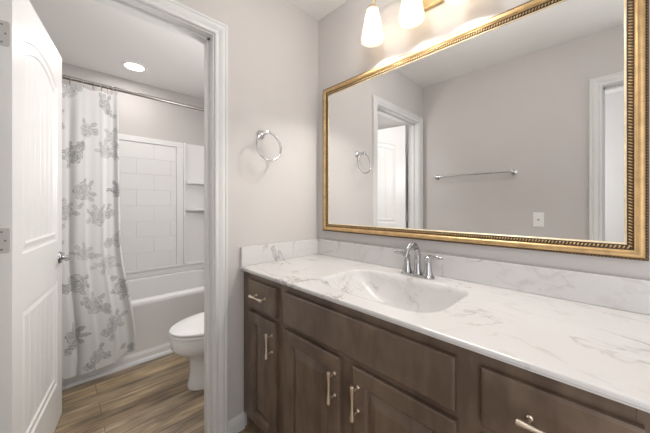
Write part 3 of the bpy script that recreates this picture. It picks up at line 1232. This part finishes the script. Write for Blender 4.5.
b = bmesh.new()
nx, ny = 100, 76
G = []
for j in range(ny + 1):
    y = SY0 + (SY1 - SY0) * j / ny
    G.append([b.verts.new((SX0 + (SX1 - SX0) * i / nx, y, ZT_ - basin_depth(SX0 + (SX1 - SX0) * i / nx, y))) for i in range(nx + 1)])
for j in range(ny):
    for i in range(nx):
        b.faces.new((G[j][i], G[j][i + 1], G[j + 1][i + 1], G[j + 1][i]))
bas = tobj('sink_basin', b, M['marble'], smooth=True, angle=180, recalc=False)
sol = bas.modifiers.new('thickness', 'SOLIDIFY')
sol.thickness = 0.012
sol.offset = -1
sol.use_rim = False
b = bmesh.new()
zf = ZT_ - basin_depth(0.76, -0.32)
lathe(b, [(0.028, 0.0), (0.028, 0.003), (0.020, 0.004), (0.018, 0.001), (0.001, 0.001)], (0.76, -0.32, zf - 0.0005), n=24)
tobj('drain', b, M['chrome'], smooth=True)
BH, BT = 0.1016, 0.019
b = bmesh.new()
box(b, 0.0205, CX1, -BT, -0.001, ZT_ + 0.0003, ZT_ + BH, 0.002)
tag(obj('backsplash', b, M['marble']), 'long low white marble backsplash strip on the wall under the mirror', 'backsplash')
b = bmesh.new()
box(b, 0.001, BT, YC + 0.006, -0.001, ZT_ + 0.0003, ZT_ + BH, 0.002)
tag(obj('side_splash', b, M['marble']), 'short white marble splash strip on the wall beside the doorway', 'backsplash')

# ------------------------------------------------------------------ faucet
fx, fy = 0.757, -0.082
fau = thing('sink_faucet', 'polished chrome two handle faucet with arched spout behind the sink', 'faucet', (fx, fy, ZT_))
CH = M['chrome']
b = bmesh.new()
loft(b, [rrect(-0.080, 0.080, -0.026, 0.026, 0.024, 0.0), rrect(-0.080, 0.080, -0.026, 0.026, 0.024, 0.006), rrect(-0.074, 0.074, -0.021, 0.021, 0.02, 0.012)])
obj('base_plate', b, CH, fau, smooth=True)
b = bmesh.new()
lathe(b, [(0.021, 0.010), (0.021, 0.016), (0.016, 0.030), (0.0135, 0.060)], (0, 0.004, 0), n=24)
pts, rs = [], []
pts.append((0, 0.004, 0.058)); rs.append(0.0135)
pts.append((0, 0.004, 0.085)); rs.append(0.0130)
for k_ in range(13):
    a = PI - (PI * 0.80) * k_ / 12
    pts.append((0, 0.004 - 0.054 - 0.054 * math.cos(a), 0.097 + 0.051 * math.sin(a))); rs.append(0.0128 - 0.0015 * k_ / 12)
lx, ly, lz = pts[-1]
pts.append((0, ly - 0.010, lz - 0.020)); rs.append(0.0115)
pts.append((0, ly - 0.013, lz - 0.027)); rs.append(0.0120)
tube(b, pts, rs, 18)
obj('spout', b, CH, fau, smooth=True)
for s in (-1, 1):
    b = bmesh.new()
    lathe(b, [(0.022, 0.010), (0.022, 0.016), (0.0185, 0.030), (0.0145, 0.055), (0.0125, 0.078), (0.0135, 0.084), (0.0135, 0.092), (0.008, 0.098), (0.001, 0.099)], (s * 0.0508, 0, 0), n=24)
    hb = obj('handle_body', b, CH, fau, smooth=True)
    b = bmesh.new()
    x0 = s * 0.0508
    tube(b, [(x0 - s * 0.006, 0, 0.092), (x0 + s * 0.008, 0, 0.094), (x0 + s * 0.030, -0.002, 0.096), (x0 + s * 0.055, -0.003, 0.096), (x0 + s * 0.066, -0.004, 0.095)], [0.0085, 0.0095, 0.0075, 0.0080, 0.004], 12)
    obj('handle_lever', b, CH, hb, smooth=True)
b = bmesh.new()
tube(b, [(0, 0.028, 0.004), (0, 0.028, 0.085)], 0.0022, 8)
lathe(b, [(0.001, 0.085), (0.005, 0.088), (0.005, 0.096), (0.001, 0.099)], (0, 0.028, 0), n=12)
obj('lift_rod', b, CH, fau, smooth=True)

# ------------------------------------------------------------------ mirror
MX0, MX1, MZ0, MZ1 = 0.068, 1.452, 1.0285, 1.945
mir = thing('wall_mirror_framed', 'x', 'mirror', ((MX0 + MX1) / 2, -0.002, (MZ0 + MZ1) / 2))
mir.name = 'framed_mirror'
tag(mir, 'large rectangular mirror in beaded gold frame hanging above the vanity', 'mirror')
MO = Vector(mir.location)
hw, hh = (MX1 - MX0) / 2, (MZ1 - MZ0) / 2
FWD = 0.050       # frame width


def mloop(inset):
    a, c = hw - inset, hh - inset
    return [(-a, 0, -c), (a, 0, -c), (a, 0, c), (-a, 0, c)]


MOUT = [(-1, 0, -1), (1, 0, -1), (1, 0, 1), (-1, 0, 1)]


def mpart(name, prof, m, **k_):
    # profile (inset from the outer edge, height off the wall)
    return obj(name, sweep_frame(bmesh.new(), mloop(0), MOUT, (0, -1, 0), [(-w_, h_) for w_, h_ in prof]), m, mir, **k_)


mpart('outer_moulding', [(0, 0), (0, 0.020), (0.001, 0.0225), (0.006, 0.0225), (0.007, 0.020), (0.007, 0)], M['antique'])
mpart('gold_cove', [(0.0068, 0), (0.0068, 0.024), (0.0085, 0.0275), (0.012, 0.0295), (0.017, 0.0295), (0.022, 0.0275), (0.0245, 0.0250), (0.0270, 0.0228), (0.0285, 0.0232), (0.0285, 0)], M['gold'], smooth=True)
mpart('carved_band', [(0.0284, 0), (0.0284, 0.0205), (0.0440, 0.0150), (0.0440, 0)], M['antique'])
mpart('inner_lip', [(0.0439, 0), (0.0439, 0.0160), (0.0455, 0.0168), (0.0500, 0.0135), (0.0500, 0)], M['lip'])


def beads(name, inset, h, size, pitch, m, skew=0.0):
    b_ = bmesh.new()
    a, c = hw - inset, hh - inset
    src = bmesh.new()
    bmesh.ops.create_icosphere(src, subdivisions=1, radius=1)
    sv = [v.co.copy() for v in src.verts]
    sf = [[v.index for v in f.verts] for f in src.faces]
    src.free()
    runs = [((-a, -c), (a, -c)), ((a, -c), (a, c)), ((a, c), (-a, c)), ((-a, c), (-a, -c))]
    for p, q in runs:
        ln = math.hypot(q[0] - p[0], q[1] - p[1])
        n_ = int(ln / pitch)
        tx, tz = (q[0] - p[0]) / ln, (q[1] - p[1]) / ln
        nx_, nz_ = -tz, tx
        for k2 in range(n_):
            t = (k2 + 0.5) / n_ * ln
            cx_, cz_ = p[0] + tx * t, p[1] + tz * t
            vs = []
            for co in sv:
                la, lc, lh = co.x * size[0], co.y * size[1], co.z * size[2]
                la += skew * lc
                vs.append(b_.verts.new((cx_ + tx * la + nx_ * lc, -(h + lh), cz_ + tz * la + nz_ * lc)))
            for f in sf:
                b_.faces.new([vs[i] for i in f])
    return obj(name, b_, m, mir, smooth=True, angle=180)


beads('carved_beading', 0.0362, 0.0182, (0.0027, 0.0056, 0.0036), 0.0094, M['bead_gold'], 0.45)
beads('outer_beading', 0.0032, 0.0215, (0.0026, 0.0028, 0.0026), 0.0085, M['bead_dark'])
b = bmesh.new()
box(b, -hw + 0.047, hw - 0.047, -0.0130, -0.002, -hh + 0.047, hh - 0.047)
obj('mirror_glass', b, M['glass'], mir)

# ------------------------------------------------------------------ vanity light
LX = [0.534, 0.748, 0.958]
LY, LZ = -0.120, 2.027
vl = thing('vanity_light', 'brass three light fixture with white glass shades above the mirror', 'wall light', (0.748, 0, 2.15))
LO = Vector(vl.location)


def lobj(name, bm, m, parent=vl, **k_):
    for v in bm.verts:
        v.co -= LO
    return obj(name, bm, m, parent, **k_)


b = bmesh.new()
box(b, 0.650, 0.850, -0.022, -0.001, 2.122, 2.245, 0.004)
lobj('back_plate', b, M['brass'], smooth=False)
for x in LX:
    b = bmesh.new()
    P = []
    sg = 0 if abs(x - 0.748) < 0.01 else (1 if x < 0.748 else -1)
    xa = 0.748 - sg * 0.075           # where the arm leaves the plate
    for k_ in range(19):
        t = k_ / 18
        # Bezier from the plate, out and up, over and down into the cup
        c0, c1, c2, c3 = (xa, -0.018, 2.205), (xa - sg * 0.02, -0.085, 2.285), (x + sg * 0.012, LY + 0.004, 2.285), (x, LY, 2.198)
        P.append(tuple((1 - t) ** 3 * c0[i] + 3 * t * (1 - t) ** 2 * c1[i] + 3 * t * t * (1 - t) * c2[i] + t ** 3 * c3[i] for i in range(3)))
    tube(b, P, 0.0055, 12)
    lathe(b, [(0.012, 0), (0.012, 0.006), (0.007, 0.010)], (xa, -0.0215, 2.205), (0, -1, 0), 16)
    arm = lobj('arm', b, M['brass'], smooth=True)
    b = bmesh.new()
    lathe(b, [(0.010, 2.205), (0.022, 2.200), (0.029, 2.190), (0.029, 2.178)], (x, LY, 0), n=24)
    cup = lobj('socket_cup', b, M['brass'], smooth=True)
    b = bmesh.new()
    n = 36
    prof = [(0.026, 2.188), (0.031, 2.184), (0.0335, 2.165), (0.0580, 2.031), (0.0570, LZ), (0.0545, 2.029), (0.0305, 2.163), (0.0275, 2.180), (0.020, 2.184)]
    loft(b, [[(x + r * math.cos(2 * PI * k_ / n), LY + r * math.sin(2 * PI * k_ / n), z) for k_ in range(n)] for r, z in prof], False, False)
    shd = lobj('lamp_shade', b, M['shade'], smooth=True)
    b = bmesh.new()
    lathe(b, [(0.012, 2.182), (0.012, 2.165), (0.018, 2.145), (0.021, 2.128), (0.020, 2.115), (0.013, 2.103), (0.001, 2.099)], (x, LY, 0), n=20)
    lobj('light_bulb', b, M['bulb'], smooth=True)
    d = bpy.data.lights.new('bulb_glow', 'SPOT')
    d.energy = 7.6
    d.color = (1.0, 0.96, 0.89)
    d.spot_size = math.radians(126)
    d.spot_blend = 0.35
    d.shadow_soft_size = 0.02
    lo_ = bpy.data.objects.new('bulb_glow', d)
    C.objects.link(lo_)
    lo_.parent = vl
    lo_.location = Vector((x, LY, 2.040)) - LO
    d = bpy.data.lights.new('bulb_wash', 'POINT')
    d.energy = 0.4
    d.color = (1.0, 0.80, 0.52)
    d.shadow_soft_size = 0.012
    lo_ = bpy.data.objects.new('bulb_wash', d)
    C.objects.link(lo_)
    lo_.parent = vl
    lo_.location = Vector((x, LY, 2.078)) - LO

# ------------------------------------------------------------------ towel ring on the end wall
tr = thing('towel_ring', 'polished chrome towel ring on the wall beside the doorway', 'towel ring', (0, -0.443, 1.592))
b = bmesh.new()
lathe(b, [(0.026, 0.0005), (0.026, 0.005), (0.020, 0.012), (0.011, 0.018), (0.009, 0.060), (0.012, 0.066), (0.012, 0.078), (0.004, 0.082)], (0, 0, 0), (1, 0, 0), 24)
obj('mount', b, M['chrome_bright'], tr, smooth=True)
b = bmesh.new()
R0 = 0.076
pts = [(0.072 + 0.006 * (1 - math.cos(a)) , R0 * math.sin(a) + 0.006, -R0 + R0 * math.cos(a) - 0.002) for a in [2 * PI * k_ / 40 for k_ in range(40)]]
tube(b, pts, 0.0058, 12, closed=True)
obj('ring', b, M['chrome_bright'], tr, smooth=True)

# ------------------------------------------------------------------ towel bar on the opposite wall (seen in the mirror)
tb = thing('towel_bar', 'long chrome towel bar on the blank wall seen in the mirror', 'towel bar', (0.483, -W, 1.478))
b = bmesh.new()
tube(b, [(-0.325, 0.066, 0), (0.325, 0.066, 0)], 0.0085, 16)
obj('bar', b, M['chrome_bright'], tb, smooth=True)
for s in (-1, 1):
    b = bmesh.new()
    lathe(b, [(0.026, 0.0005), (0.026, 0.005), (0.019, 0.012), (0.011, 0.018), (0.010, 0.050), (0.014, 0.056), (0.014, 0.076), (0.006, 0.080)], (s * 0.325, 0, 0), (0, 1, 0), 24)
    obj('post', b, M['chrome_bright'], tb, smooth=True)

# ------------------------------------------------------------------ cable plate on the opposite wall
cp = thing('wall_plate', 'white wall plate with single centre jack below the towel bar', 'wall plate', (0.977, -W, 1.078))
b = bmesh.new()
loft(b, [[(x, 0.0005, z) for x, z in ((-.036, -.0585), (.036, -.0585), (.036, .0585), (-.036, .0585))],
         [(x, 0.003, z) for x, z in ((-.036, -.0585), (.036, -.0585), (.036, .0585), (-.036, .0585))],
         [(x, 0.006, z) for x, z in ((-.032, -.0545), (.032, -.0545), (.032, .0545), (-.032, .0545))]])
obj('plate', b, M['plate'], cp)
b = bmesh.new()
lathe(b, [(0.0065, 0), (0.0065, 0.004), (0.0045, 0.005), (0.0045, 0.009), (0.001, 0.009)], (0, 0.0055, 0), (0, 1, 0), 14)
obj('jack', b, M['rod'], cp, smooth=True)
